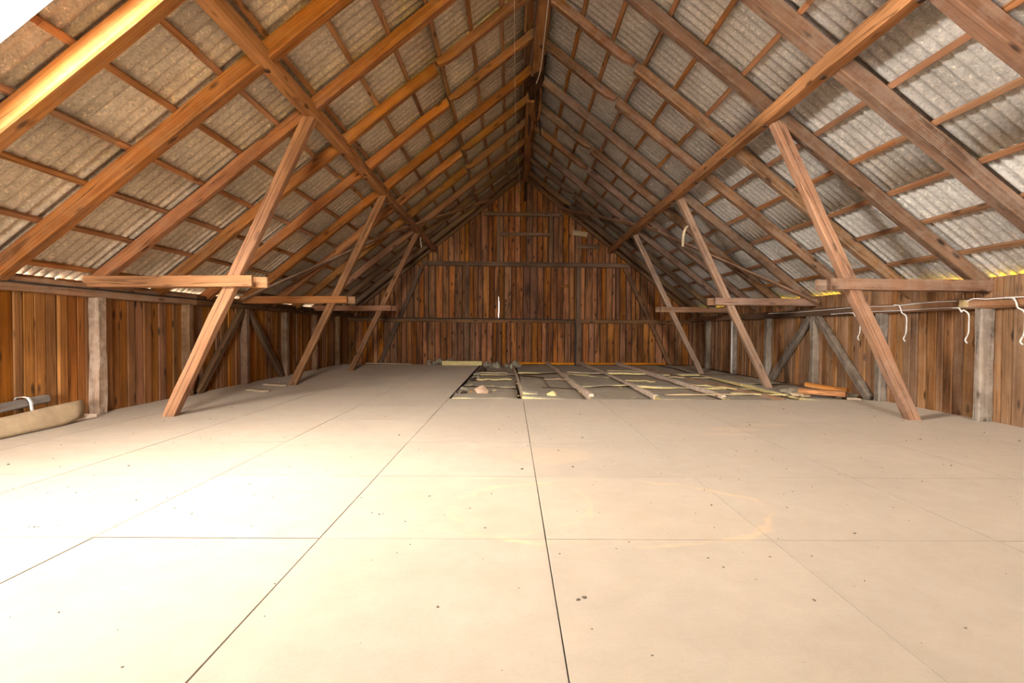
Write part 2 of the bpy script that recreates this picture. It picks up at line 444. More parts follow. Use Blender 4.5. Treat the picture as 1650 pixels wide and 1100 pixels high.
# ------------------------------------------------------------------ side walls with planks
def plank_mesh(w, h, t, mat, seed, slant=0.0):
    """upright board, local origin at the foot centre; slant = top cut rise across the width"""
    R = random.Random(seed); V, F = [], []; c = min(.008, w * .12)
    prof = [(-w / 2, t * .2), (-w / 2 + c, t), (w / 2 - c, t), (w / 2, t * .2), (w / 2, -t * .4), (-w / 2, -t * .4)]
    for z in (0, h):
        e = R.uniform(-.004, .004)
        for (x, y) in prof:
            V.append((x + e, y, z + (slant * x / w if z > 0 else 0)))
    for k in range(6): F.append((k, (k + 1) % 6, 6 + (k + 1) % 6, 6 + k))
    F.append(tuple(reversed(range(6)))); F.append(tuple(range(6, 12)))
    F = [tuple(reversed(f)) for f in F]
    return mesh('plank', V, F, mat)

def side_wall(side):
    X = WL if side < 0 else WR
    o_w = (RX - X) if side < 0 else (X - RX)
    ztp = ztop(o_w) + SHEET_Z - .004
    V, F = [], []
    xo = X + side * .035
    box_geo(min(xo, xo + side * .03), max(xo, xo + side * .03), YBB, YG + .05, -.3, ztp - .05, V, F)
    w = ident(link('wall_left' if side < 0 else 'wall_right', mesh('wall_sheathing', V, F, M_SHEATH)), kind='structure')
    R = random.Random(31 if side < 0 else 77)
    y = YB + .03; meshes = {}
    while y < YG - .05:
        pw = round(R.choice((.12, .14, .15, .16, .18)), 2)
        if y + pw > YG: pw = YG - y
        key = (pw, R.randrange(3))
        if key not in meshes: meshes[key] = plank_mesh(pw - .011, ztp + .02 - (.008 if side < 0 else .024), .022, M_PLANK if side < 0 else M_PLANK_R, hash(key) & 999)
        o = link('plank', meshes[key], w)
        lift = R.uniform(-.004, .010)
        if R.random() < .12: lift += .012
        # local y points into the room
        rz = -math.pi / 2 if side < 0 else math.pi / 2
        o.matrix_world = Matrix.Translation((X - side * lift, y + pw / 2, -.02)) @ Matrix.Rotation(rz + R.uniform(-.03, .03), 4, 'Z')
        y += pw
    return w
side_wall(-1); side_wall(1)

# wall plates and posts
def side_frame(side):
    X = WL if side < 0 else WR
    word = 'left' if side < 0 else 'right'
    z0, z1 = (1.53, 1.70) if side < 0 else (1.43, 1.57)
    th = .16 if side < 0 else .15
    xc = X - side * (th / 2 + .016)
    for i, (a, b) in enumerate(((YB + .1, 3.2), (3.2, 9.0), (9.0, 13.6), (13.6, YG - .02))):
        o = beam('wall_plate', (xc, a, (z0 + z1) / 2), (xc, b, (z0 + z1) / 2), th, z1 - z0, M_PLATE if i < 2 else M_FRAME, seg=12, jit=.006)
        where = ('behind the camera', 'nearest the camera in view', 'at mid length of the wall', 'running to the far gable')[i]
        ident(o, f'brown timber plate on the {word} wall top, length {where}', 'beam', f'{word} wall plates')
    ys = [6.95 + 1.92 * k for k in range(-2, 6)] if side < 0 else [6.70 + 1.9 * k for k in range(-2, 6)]
    n = 0
    for y in ys:
        pw = .17 if abs(y - (6.95 if side < 0 else 6.70)) < .1 else .145
        dx = .14
        if side > 0 and abs(y - 6.7) < .1: pw, dx = .11, .185
        o = beam('wall_post', (X - side * (.018 + dx / 2), y, -.04), (X - side * (.018 + dx / 2), y, z0), dx, pw, (M_GREY if side > 0 else (M_POST_L if n == 0 and y > 6 else M_POST_B)), up=(0, 1, 0), seg=8, jit=.004, ch=.016)
        if y < 5.5:
            lab = f'grey post of the {word} wall beside the camera, {"nearer" if y < 4 else "farther"} of two'
        else:
            lab = f'weathered grey post in the {word} plank wall, {ORD[n]} from the camera'
            n += 1
        ident(o, lab, 'post', f'{word} wall posts')
    # knee braces meeting at the top of one post
    yt = 10.79 if side < 0 else 10.50
    for dy, nm in ((-1.66, 'leaning towards the camera'), (1.70, 'leaning away from the camera')):
        s = 1 if dy > 0 else -1
        xb = X - side * .10
        o = beam('knee_brace', (xb, yt + dy, 0.0), (xb, yt + s * .12, z0 - .02), .10, .14, M_GREY if side > 0 else M_FRAME, up=(0, 1, 0), seg=6)
        foot = 'nearer' if dy < 0 else 'farther'
        ident(o, f'grey diagonal brace on the {word} plank wall, foot at the {foot} post', 'brace', f'{word} wall braces')
side_frame(-1); side_frame(1)

# ------------------------------------------------------------------ far gable
V, F = [], []
slits = [(-.44, 1.56, 2.25), (.76 + 1.35, 1.60, 2.35), (3.50, 1.55, 2.05)]     # daylight slits (x, z0, z1)
def gable_poly(y0, y1, slits, V, F, holes=()):
    # columns of sheathing, clipped to the roof, broken at slits and holes
    xs = sorted({WL - .05, WR + .05, RX} | {s[0] - .0008 for s in slits} | {s[0] + .0008 for s in slits} | {h[0] for h in holes} | {h[1] for h in holes})
    for a, b in zip(xs[:-1], xs[1:]):
        za, zb = ztop(abs(a - RX)) + .115, ztop(abs(b - RX)) + .115
        gaps = [(s[1], s[2]) for s in slits if abs((a + b) / 2 - s[0]) < .0006] + [(h[2], h[3]) for h in holes if h[0] <= (a + b) / 2 <= h[1]]
        z = -.3
        for (g0, g1) in gaps:
            box_geo(a, b, y0, y1, z, g0, V, F); z = g1
        k = len(V)
        V += [(a, y0, z), (b, y0, z), (b, y1, z), (a, y1, z), (a, y0, za), (b, y0, zb), (b, y1, zb), (a, y1, za)]
        F += [tuple(k + i for i in f) for f in ((0, 3, 2, 1), (4, 5, 6, 7), (0, 1, 5, 4), (1, 2, 6, 5), (2, 3, 7, 6), (3, 0, 4, 7))]
gable_poly(YG + .035, YG + .06, slits, V, F)
wall_far = ident(link('wall_far', mesh('gable_sheathing', V, F, M_SHEATH)), kind='structure')
R = random.Random(5)
tiers = [(-.10, 1.40), (1.40, 3.33), (3.33, 7.0)]
for ti, (za, zb) in enumerate(tiers):
    x = WL + .02
    while x < WR - .03:
        pw = R.choice((.15, .17, .19, .21, .24))
        pw = min(pw, WR - x)
        # let boards meet at the daylight slits
        for s in slits:
            if ti == 1 and x < s[0] < x + pw + .06: pw = s[0] - x if s[0] - x > .06 else pw
        cx = x + pw / 2
        zl = ztop(abs(cx - RX)) + .04
        top = min(zb, zl)
        if top - za > .08:
            sl = 0.0
            if zl < zb: sl = (-TAN if cx > RX else TAN) * pw
            me = plank_mesh(pw - .020, top - za, .022, M_GABLE, R.randrange(999), slant=-sl)
            o = link('plank', me, wall_far)
            o.matrix_world = Matrix.Translation((cx, YG + R.uniform(-.012, .010), za)) @ Matrix.Rotation(math.pi + R.uniform(-.02, .02), 4, 'Z')
        x += pw

GY = YG - .10
def gb(name, p0, p1, w, d, lab, cat='beam', mat=None, **kw):
    o = beam(name, (p0[0], GY, p0[1]), (p1[0], GY, p1[1]), w, d, mat or M_FRAME, up=(0, 0, 1) if abs(p1[0] - p0[0]) > abs(p1[1] - p0[1]) else (1, 0, 0), seg=10, **kw)
    return ident(o, lab, cat)
gb('gable_rail', (WL + .05, 1.46), (WR - .05, 1.42), .11, .13, 'long dark horizontal rail across the far gable at eaves height')
gb('gable_rail', (-3.05, 3.36), (3.92, 3.30), .11, .15, 'dark horizontal beam across the far gable below the small hatch')
gb('gable_rail', (-.95, 5.02), (1.72, 4.99), .10, .13, 'short dark beam across the top of the far gable')
gb('hatch_header', (-.40, 4.34), (1.25, 4.33), .09, .11, 'dark header beam over the boarded hatch in the far gable')
gb('gable_stud', (-.45, 3.40), (-.45, 4.96), .09, .12, 'dark upright stud at the left side of the gable hatch', 'post')
gb('gable_stud', (1.30, 3.38), (1.30, 4.94), .09, .14, 'dark upright stud at the right side of the gable hatch', 'post')
gb('gable_post', (-1.50, -.10), (-1.50, 3.29), .11, .15, 'dark upright post on the far gable, left of the centre', 'post')
gb('gable_post', (2.24, -.10), (2.24, 3.24), .11, .16, 'dark upright post on the far gable, right of the centre', 'post')
gb('gable_brace', (-4.45, -.05), (-3.02, 3.22), .10, .14, 'dark diagonal brace at the left end of the far gable', 'brace')
gb('gable_brace', (5.35, -.05), (3.80, 3.20), .10, .14, 'dark diagonal brace at the right end of the far gable', 'brace')
o = beam('pale_board', (2.02, GY - .03, 4.40), (2.52, GY - .03, 4.33), .03, .17, M_PALE, seg=2); ident(o, 'small pale board nailed under the right slope of the far gable', 'board')
o = beam('dark_board', (2.15, GY + .03, 3.95), (2.95, GY + .03, 3.93), .03, .14, M_FRAME, seg=2); ident(o, 'short dark board nailed below the small pale board on the far gable', 'board')
o = beam('repair_board', (1.62, GY + .035, 2.62), (1.95, GY + .035, 2.62), .03, .10, M_GABLE, seg=2); ident(o, 'small brown board patch right of the gable hatch boards', 'board')
o = tube('gable_cable', [(-5.3, GY - .08, 1.53), (-3, GY - .08, 1.51), (0, GY - .08, 1.50), (1.9, GY - .08, 1.47), (2.12, GY - .08, 1.40), (2.13, GY - .08, .6), (2.13, GY - .08, -.08)], .022, M_CABLED)
ident(o, 'black cable along the gable rail bending down beside the post', 'cable')

# ------------------------------------------------------------------ wall behind the camera, its doorway added for fill light
V, F = [], []
gable_poly(YBB - .05, YBB, [], V, F, holes=[(BWX0, BWX1, BWZ0, BWZ1)])
ident(link('wall_back', mesh('wall_back', V, F, M_PLANK)), kind='structure')
added_door = base('added_doorway_1', (0, YBB, BWZ0)); ident(added_door, kind='structure')
for (a, b, c, d) in ((BWX0 - .06, BWX1 + .06, BWZ0 - .06, BWZ0), (BWX0 - .06, BWX1 + .06, BWZ1, BWZ1 + .06), (BWX0 - .06, BWX0, BWZ0, BWZ1), (BWX1, BWX1 + .06, BWZ0, BWZ1)):
    V, F = [], []
    box_geo(a, b, YBB - .03, YBB + .03, c, d, V, F)
    link('added_doorway_frame', mesh('added_doorway_frame', V, F, M_WHITEPAINT), added_door)

# ------------------------------------------------------------------ roof: sheets and battens
WP, AMP, TH = .1375, .0140, .007     # wave pitch, amplitude, thickness
def sheet_mesh(cols_w, length, mat):
    """corrugated sheet; local x = down the slope, y = along the ridge, z = outward normal"""
    n = int(round((cols_w + .06) / WP * 8)); V, F = [], []
    rows = 3
    for layer in (0, TH):
        for i in range(rows + 1):
            for k in range(n + 1):
                y = -.03 + (cols_w + .06) * k / n
                z = AMP * (1 - math.cos(2 * math.pi * y / WP)) + layer
                V.append((.036 + (length + .05) * i / rows, y, z))
    S = n + 1; T = (rows + 1) * S
    for i in range(rows):
        for k in range(n):
            a = i * S + k
            F.append((a, a + S, a + S + 1, a + 1)); F.append((T + a, T + a + 1, T + a + S + 1, T + a + S))
    for k in range(n):
        F.append((k, k + 1, T + k + 1, T + k)); a = rows * S + k; F.append((a, T + a, T + a + 1, a + 1))
    for i in range(rows):
        a = i * S; F.append((a, T + a, T + a + S, a + S)); a = i * S + n; F.append((a, a + S, T + a + S, T + a))
    me = mesh('roof_sheet', V, F, mat, True)
    for p in me.polygons:
        if p.index >= rows * n * 2: p.use_smooth = False
    return me
ROWS2 = {-1: [.03, 1.46, 2.87, 4.29, 6.22], 1: [.03, 1.61, 3.02, 4.42, 6.22]}
def slope_matrix(side, o, y, dz=0.0):
    """frame on the sheet plane at offset o from the ridge"""
    d = Vector((side * COS, 0, -SIN)); nrm = Vector((side * SIN, 0, COS))
    yv = nrm.cross(d)
    M = Matrix((d, yv, nrm)).transposed().to_4x4()
    M.translation = Vector((RX + side * o, y, ztop(o) + SHEET_Z)) + nrm * dz
    return M, yv
def on_slope(side, o, y, n=0.0):
    return Vector((RX + side * o, y, ztop(o))) + Vector((side * SIN, 0, COS)) * n
def roof_slope(side):
    root = ident(empty('ceiling_left' if side < 0 else 'ceiling_right'), kind='structure')
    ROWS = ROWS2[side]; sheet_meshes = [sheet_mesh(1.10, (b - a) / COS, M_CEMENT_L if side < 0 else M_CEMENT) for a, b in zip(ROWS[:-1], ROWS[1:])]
    y0 = 3.80 - 1.10 * 6
    ncol = 21
    for c in range(ncol):
        ya = y0 + 1.10 * c
        if ya > YG + .4: break
        for r in range(4):
            if side < 0 and HY0 - .01 <= ya < HY1 - .01 and r == 2: continue      # open hatch
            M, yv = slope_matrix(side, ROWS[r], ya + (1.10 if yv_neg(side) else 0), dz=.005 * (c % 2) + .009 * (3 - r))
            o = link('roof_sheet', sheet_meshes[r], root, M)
    if side < 0:
        V, F = [], []
        for s_ in (-1, 1):
            for (o_, up_) in ((0.0, 0.0), (.42, 0.0), (.42, .012), (0.0, .012)):
                p = Vector((s_ * o_, 0, -TAN * o_)) + Vector((0, 0, (up_ + .062) / COS))
                V += [(p.x, 0, p.z), (p.x, 1.26, p.z)]
            b = 0 if s_ < 0 else 8
            for f in ((0, 2, 3, 1), (4, 5, 7, 6), (2, 4, 5, 3), (0, 1, 7, 6), (0, 6, 4, 2), (1, 3, 5, 7)): F.append(tuple(b + i for i in f))
        cap = mesh('ridge_cap', V, F, M_CEMENT)
        for c in range(18):
            o = link('ridge_cap', cap, root); o.location = (RX, YB - .3 + 1.2 * c, APEX + SHEET_Z + .006 * (c % 2))
    ob = .10 if side < 0 else .18
    nrm = Vector((side * SIN, 0, COS))
    for q in range(7):
        a = YB + .02 + q * 2.92; b = min(a + 2.915, YG)
        beam('ridge_board', on_slope(side, ob / 2, a, .022), on_slope(side, ob / 2, b, .022), ob / COS * .98, .035, M_BATTEN, up=tuple(nrm), parent=root, seg=4, jit=.002, ch=.003)
    # battens
    offs = [5.70, 5.22, 4.76, 4.29, 3.82, 3.34, 2.87, 2.40, 1.93, 1.46, .99, .52, .12] if side < 0 else [5.80, 5.35, 4.88, 4.42, 3.95, 3.48, 3.02, 2.55, 2.08, 1.61, 1.14, .67, .2]
    R = random.Random(11 + side)
    for q, of in enumerate(offs):
        cuts = [YB + .02] + sorted([R.uniform(3.9, 6.0), R.uniform(8, 10.5), R.uniform(12.5, 14.5)]) + [YG - .01]
        for i in range(4):
            a, b = cuts[i], cuts[i + 1]
            if side < 0 and HO0 < of < HO1 and i == 0:
                segs = [(a, HY0 - .04), (HY1 + .04, b)]
            else: segs = [(a, b)]
            dd = R.uniform(-.012, .012)
            for (s0, s1) in segs:
                if s1 - s0 < .05: continue
                oo = of + dd
                nrm = Vector((side * SIN, 0, COS))
                cpt = Vector((RX + side * oo, 0, ztop(oo))) + nrm * .0215
                beam('batten', cpt + Vector((0, s0, 0)), cpt + Vector((0, s1, 0)), .062, .040, M_BATTEN, up=tuple(nrm), parent=root, seg=5, jit=.003, ch=.004)
    return root
def yv_neg(side): return slope_matrix(side, 0, 0)[1].y < 0
ceil_l = roof_slope(-1); ceil_r = roof_slope(1)

# hatch lining
for side in (-1, 1):
    V, F = [], []
    pts = [(0.0, .05), (6.3, .05), (6.3, .09), (0.0, .09)]
    for y in (YBB - .1, YB - .15):
        for (o_, n_) in pts:
            p = Vector((RX + side * o_, y, ztop(o_))) + Vector((side * SIN, 0, COS)) * n_; V.append(tuple(p))
    F = [(0, 1, 2, 3), (7, 6, 5, 4), (0, 4, 5, 1), (1, 5, 6, 2), (2, 6, 7, 3), (3, 7, 4, 0)]
    ident(link('ceiling_back', mesh('ceiling_back', V, F, M_CEMENT)), kind='structure')
hatch = base('window_1', (RX - om, HY0, ztop(om))); ident(hatch, kind='structure')
for (p, q) in (((HO0, HY0), (HO0, HY1)), ((HO1, HY0), (HO1, HY1)), ((HO0, HY0), (HO1, HY0)), ((HO0, HY1), (HO1, HY1))):
    beam('hatch_frame', on_slope(-1, p[0], p[1], .03), on_slope(-1, q[0], q[1], .03), .035, .14, M_WHITEPAINT, up=(-SIN, 0, COS), parent=hatch, seg=2, jit=.001)

# ------------------------------------------------------------------ rafters
RAFT_Y = [1.42] + [6.80 + 1.28 * (n - 3) for n in range(1, 12)] + [17.72]
DEP, WID = .155, .135
def rafter(side, i, y):
    word = 'left' if side < 0 else 'right'
    up = (side * SIN, 0, COS)
    RR = random.Random(i * 3 + side)
    if i == 0: lab = f'{word} slope rafter beside the camera, outside the picture edge'
    elif i == 12: lab = f'dark end rafter of the {word} roof slope lying against the far gable'
    elif i == 1 and side < 0: lab = 'thick rafter in the top left corner, brightly lit white beside the roof opening'
    else: lab = f'hewn brown rafter on the {word} roof slope, {ORD[i - 1]} from the camera'
    dep = DEP * (1.12 if i in (1, 2) else 1.0) * RR.uniform(.95, 1.05)
    wid = WID * (1.2 if i in (1, 2) else 1.0)
    lo = 6.0 if side < 0 else 5.9
    dy = RR.uniform(-.02, .02)
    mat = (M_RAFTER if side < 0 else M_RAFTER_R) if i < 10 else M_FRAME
    if i in (0, 1, 3, 6, 9, 12):
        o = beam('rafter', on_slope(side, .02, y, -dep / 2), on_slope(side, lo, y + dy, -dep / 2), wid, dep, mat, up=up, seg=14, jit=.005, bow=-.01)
        return ident(o, lab, 'rafter', f'{word} rafters')
    root = base('rafter', (RX + side * lo, y, ztop(lo))); ident(root, lab, 'rafter', f'{word} rafters')
    j = (1.50 if i != 2 else 1.7) + RR.uniform(-.06, .06)
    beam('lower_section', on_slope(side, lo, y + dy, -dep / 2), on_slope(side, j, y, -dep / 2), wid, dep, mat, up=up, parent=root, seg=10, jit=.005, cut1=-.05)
    d2 = dep * .92
    L = (j - .02) / COS
    def zb(t, d2=d2, L=L):
        s = (1 - t) * L            # distance from the joint
        s0 = max(0.0, 0.20 - s) / 0.20
        return -d2 / 2 + s0 * .06
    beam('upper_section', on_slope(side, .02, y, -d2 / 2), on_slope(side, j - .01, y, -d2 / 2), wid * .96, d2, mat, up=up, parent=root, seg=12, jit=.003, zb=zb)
for side in (-1, 1):
    for i, y in enumerate(RAFT_Y): rafter(side, i, y)

# ridge beam: near length, rotten break, far length
bx = .43
o = beam('ridge_beam', (bx, YB + .02, 6.14), (bx + .04, 10.3, 6.12), .19, .19, M_RAFTER, seg=16, jit=.006); ident(o, 'brown ridge beam overhead, near length ending at the rotten break', 'beam')
o = beam('ridge_beam', (bx - .06, 11.2, 6.02), (bx + .02, 17.3, 6.05), .17, .20, M_RAFTER, seg=12, jit=.007); ident(o, 'brown ridge beam overhead, far length reaching the gable', 'beam')
rot = base('rotten_joint', (bx, 10.2, 5.9)); ident(rot, 'dark rotten splintered joint hanging from the ridge beam', 'beam')
R = random.Random(3)
beam('rotten_core', (bx + .06, 9.9, 6.12), (bx + .03, 12.3, 6.10), .22, .24, M_ROT, parent=rot, seg=14, jit=.035, ch=.03)
for k in range(7):
    a = Vector((bx + R.uniform(-.06, .16), R.uniform(10.6, 11.8), R.uniform(5.98, 6.10)))
    b = a + Vector((R.uniform(-.05, .16), R.uniform(.3, .9), -R.uniform(.18, .42)))
    beam('splinter', a, b, .035, .05, M_ROT if k % 3 else M_RAFTER, parent=rot, seg=4, jit=.012, ch=.008)
o = beam('ridge_end_block', (bx + .01, 17.60, 6.1), (bx + .01, 17.55, 5.42), .10, .12, M_ROT, up=(0, 1, 0), seg=5, jit=.01); ident(o, 'dark wedge hanging at the gable end of the ridge', 'block')
o = tube('ridge_wire', [(bx + .09, y, 6.0 + .012 * math.sin(y * 2.1)) for y in (2, 4, 6, 7, 8, 9, 10)] + [(bx + .03, 10.4, 5.94)], .010, M_CABLEW); ident(o, 'thin white wire running along under the ridge beam', 'wire')
o = tube('hanging_string', [(0.0, 2, 5.78), (0.02, 8, 5.74), (.1, 13, 5.80), (.28, 17.6, 5.75)], .005, M_PINK); ident(o, 'thin pale string stretched lengthwise left of the ridge beam', 'string')

# ------------------------------------------------------------------ purlins, struts, ties
for side in (-1, 1):
    word = 'left' if side < 0 else 'right'
    px = -2.57 if side < 0 else 3.26
    za = 3.90 if side < 0 else 3.86
    pr = base('purlin', (px, 10, 3.8)); ident(pr, f'long brown purlin with bolts running under the rafters of the {word} roof slope', 'beam')
    n1 = 11.2 if side < 0 else 17.6
    def pz(y): return za - .012 * (y - 6.8) * .6 - .0
    beam('near_length', (px, YB + .05, pz(YB)), (px, n1, pz(n1)), .155, .165, M_PURLIN, parent=pr, seg=20, jit=.006)
    if n1 < 17: beam('far_length', (px, n1 - .1, pz(n1) - .02), (px, 17.6, pz(17.6) - .02), .14, .15, M_PURLIN, parent=pr, seg=10, jit=.005)
    for i, y in enumerate(RAFT_Y[1:-1]):
        V, F = [], []
        z = pz(y) - .0825; s = .024
        box_geo(-s, s, -s, s, -.016, .02, V, F)
        o = link('bolt', mesh('bolt', V, F, M_IRON), pr, Matrix.Translation((px + rnd.uniform(-.02, .02), y + .05, z - (.012 if y > n1 else 0))) @ Matrix.Rotation(rnd.uniform(0, 1.5), 4, 'Z'))
    for k in range(3):
        yc = 6.80 + 3.84 * k
        nth = ('nearest', 'middle', 'farthest')[k]
        zf = -.03 if (side < 0 or k == 0) else -.13
        fx = -4.41 if side < 0 else 5.19
        fx -= side * 0.0
        tx = -2.55 if side < 0 else 3.33
        ztp = pz(yc) - .06
        fx0 = fx + (fx - tx) * (-zf) / ztp * 1.0
        st = base('roof_strut', (fx, yc, 0)); ident(st, f'leaning squared timber strut under the {word} purlin, {nth} of three', 'strut', f'{word} struts')
        beam('post_timber', (fx0, yc, zf), (tx - side * -.03, yc, ztp), .145 if k == 0 else .135, .128, M_STRUT_R if side > 0 else (M_STRUT if k < 1 else M_RAFTER), up=(0, -1, 0), parent=st, seg=12, jit=.004, ch=.008)
        # long drying check down the face turned to the camera
        # tie pair from the strut to the wall
        zt = 1.735 - .012 * k
        xs_ = tx + (fx - tx) * (1 - zt / ztp)
        xa = xs_ - side * .28; xb = (WL + .12) if side < 0 else (WR - .02)
        for f, (yy, nm) in enumerate(((yc - .092, 'front'), (yc + .092, 'rear'))):
            xe = xa if (f == 0) == (side < 0) else xa - side * .03
            if side < 0: xe = xa + (0 if f == 0 else .11)
            else: xe = xa - (0 if f == 0 else .09)
            o = beam('tie_board', (xe, yy, zt), (xb, yy, zt - .015), .05, .142, M_STRUT if side < 0 else (M_STRUT_R if k else M_PLATE), seg=8, jit=.003, ch=.005)
            ident(o, f'horizontal tie board from {word} wall to {nth} {word} strut, {nm} of pair', 'tie', f'{word} tie boards')
    # wind braces nailed under the rafters
    if side < 0: pts = [(5.72, 10.3), (3.55, 12.9), (3.70, 12.6), (1.25, 17.0)]
    else: pts = [(5.75, 10.3), (3.20, 13.3), (3.35, 13.0), (1.40, 17.5)]
    for a, b, nm in ((0, 1, 'lower'), (2, 3, 'upper')):
        o = beam('wind_brace', on_slope(side, pts[a][0], pts[a][1], -DEP - .022), on_slope(side, pts[b][0], pts[b][1], -DEP - .03), 0.12, .035, M_PLATE, up=(side * SIN, 0, COS), seg=8, jit=.004, ch=.004)
        ident(o, f'thin diagonal {nm} brace board nailed under the {word} rafters near the gable', 'brace', f'{word} wind braces')

# peeled strips hanging from the timbers
def strip(name, pts, w, mat, lab):
    V, F = [], []
    p0 = Vector(pts[0])
    for p in pts:
        p = Vector(p) - p0
        V += [(p.x - w / 2, p.y, p.z), (p.x + w / 2, p.y, p.z), (p.x + w / 2, p.y + .006, p.z), (p.x - w / 2, p.y + .006, p.z)]
    for i in range(len(pts) - 1):
        for k in range(4): F.append((i * 4 + k, i * 4 + (k + 1) % 4, i * 4 + 4 + (k + 1) % 4, i * 4 + 4 + k))
    F.append((3, 2, 1, 0)); n = len(pts) * 4; F.append((n - 4, n - 3, n - 2, n - 1))
    return ident(link(name, mesh(name, V, F, mat, False), None, Matrix.Translation(p0)), lab, 'wood strip')
strip('peeled_strip', [(3.50, 10.55, 3.22), (3.44, 10.52, 3.16), (3.40, 10.50, 3.05), (3.385, 10.49, 2.92), (3.385, 10.49, 2.80)], .045, M_PALE, 'pale peeled wood strip hanging from the middle right strut')
strip('peeled_strip', [(-2.60, 15.0, 3.74), (-2.585, 14.98, 3.62), (-2.56, 14.98, 3.46)], .03, M_PALE, 'small pale wood strip hanging from the far end of the left purlin')

# ------------------------------------------------------------------ cables
cx = WR - .185
o = tube('plate_cable', [(cx, y, 1.545 + .006 * math.sin(y * 5)) for y in (2, 4, 5, 5.8, 6.3)] + [(cx, 6.6, 1.545), (cx, 6.78, 1.56), (cx - .01, 6.87, 1.53)], .0085, M_CABLEW); ident(o, 'white cable along the right wall plate, running from the camera to the tan box', 'cable')
o = tube('plate_cable', [(cx - .01, 6.98, 1.53), (cx, 7.1, 1.545), (cx, 7.6, 1.55), (cx, 8.2, 1.53), (cx, 9, 1.55), (cx, 10, 1.54), (cx, 11, 1.53), (cx, 12.2, 1.54)], .008, M_CABLEW); ident(o, 'white cable along the right wall plate beyond the tan box', 'cable')
o = tube('plate_cable', [(cx - .005, 6.82, 1.455), (cx - .005, 7.4, 1.46), (cx - .005, 8.1, 1.455), (cx - .005, 9.0, 1.462), (cx - .005, 9.8, 1.45)], .007, M_CABLEW); ident(o, 'lower white cable along the bottom edge of the right wall plate', 'cable')
V, F = [], []
box_geo(-.03, .03, -.04, .04, -.045, .045, V, F)
jb = link('junction_box', mesh('junction_box', V, F, M_BOX), None, Matrix.Translation((cx - .005, 6.925, 1.505))); ident(jb, 'small square tan junction box on the right wall plate', 'junction box')
drops = [(6.18, 1.545, 'rightmost, nearest the picture edge'), (6.93, 1.455, 'just below the tan junction box'), (8.02, 1.545, 'between junction box and near strut'), (9.08, 1.455, 'partly behind the near right strut')]
for (y, z0, nm) in drops:
    pts = [(cx - .008, y + .16, z0), (cx - .012, y + .06, z0 - .01), (cx - .012, y + .02, z0 - .06), (cx + .0, y + .01, 1.42), (cx + .02, y - .03, 1.39), (cx + .03, y - .05, 1.34), (cx + .03, y - .05, 1.22), (cx + .03, y - .045, 1.12), (cx + .025, y - .02, 1.06), (cx + .02, y - .01, 1.02), (cx + .03, y - .035, .985)]
    o = tube('cable_drop', pts, .010, M_CABLEW); ident(o, f'white cable end dangling on the right wall, {nm}', 'cable', 'dangling white cable ends')
o = tube('wall_cable', [(WL + .19, y, 1.625 + .008 * math.sin(y * 3.1)) for y in (2, 4, 5, 6, 7, 8, 9, 10, 11.5, 13, 14.5, 16)], .012, M_CABLED); ident(o, 'dark cable along the left wall plate', 'cable')
o = tube('conduit', [(WR - .17, 14.25, .0), (WR - .17, 14.25, .5), (WR - .17, 14.25, 1.42)], .022, M_CABLEW, smooth_pts=1); ident(o, 'white upright conduit on a post of the right wall', 'conduit')

# ------------------------------------------------------------------ insulated bays at the far right
IZ = -.035
joists = [.14, 1.32, 2.46, 3.66]
def slab(name, x0, x1, y0, y1, z0, z1, mat_top, mat_side, seed, bump=.015, lift=(0, 0, 0, 0)):
    R = random.Random(seed); nx, ny = 5, 8; V, F = [], []
    cx_, cy_ = (x0 + x1) / 2, (y0 + y1) / 2
    for j in range(ny + 1):
        for i in range(nx + 1):
            u, v = i / nx, j / ny
            z = z1 + bump * noise.noise(Vector((u * 3 + seed, v * 5, seed * .37))) + lift[0] * (1 - u) * (1 - v) + lift[1] * u * (1 - v) + lift[2] * u * v + lift[3] * (1 - u) * v
            ex = R.uniform(-.012, .012) if i in (0, nx) else 0; ey = R.uniform(-.02, .02) if j in (0, ny) else 0
            V.append((x0 + (x1 - x0) * u + ex - cx_, y0 + (y1 - y0) * v + ey - cy_, z - z0))
    S = nx + 1; T = len(V)
    for v in list(V): V.append((v[0], v[1], 0))
    top = []
    for j in range(ny):
        for i in range(nx):
            a = j * S + i; F.append((a, a + 1, a + S + 1, a + S)); F.append((T + a, T + a + S, T + a + S + 1, T + a + 1))
    side0 = len(F)
    for i in range(nx):
        F.append((i, T + i, T + i + 1, i + 1)); a = ny * S + i; F.append((a, a + 1, T + a + 1, T + a))
    for j in range(ny):
        a = j * S; F.append((a, a + S, T + a + S, T + a)); a = j * S + nx; F.append((a, T + a, T + a + S, a + S))
    me = mesh(name, V, F, mat_top); me.materials.append(mat_side)
    for p in me.polygons:
        if p.index >= side0: p.material_index = 1
        else: p.use_smooth = True
    return link(name, me, None, Matrix.Translation((cx_, cy_, z0)))
bays = [(-1.0, .10), (.18, 1.27), (1.37, 2.41), (2.51, 3.61), (3.71, 4.9), (4.92, WR - .02)]
bayn = ['bay beside the floor edge', 'bay right of the pale slab', 'third bay from the floor edge', 'fourth bay from the floor edge', 'bay beside the right struts', 'bay along the right wall']
R = random.Random(21)
for b, (x0, x1) in enumerate(bays):
    cuts = [8.72, 11.0 + R.uniform(-.6, .6), 13.6 + R.uniform(-.6, .6), YG - .12]
    for i in range(3):
        lf = [R.uniform(-.015, .04) for _ in range(4)]
        zt = IZ + R.uniform(-.02, .015)
        if b == 1 and i == 0: lf = [.07, .0, .03, .05]
        o = slab('insulation_batt', x0, x1, cuts[i] + .03, cuts[i + 1] - .02, -.139, zt, M_PAPER, M_WOOL, b * 10 + i, .02, lf)
        ident(o, f'grey papered insulation batt in the {bayn[b]}, {("nearest", "middle", "farthest")[i]} of three', 'insulation', 'insulation batts')
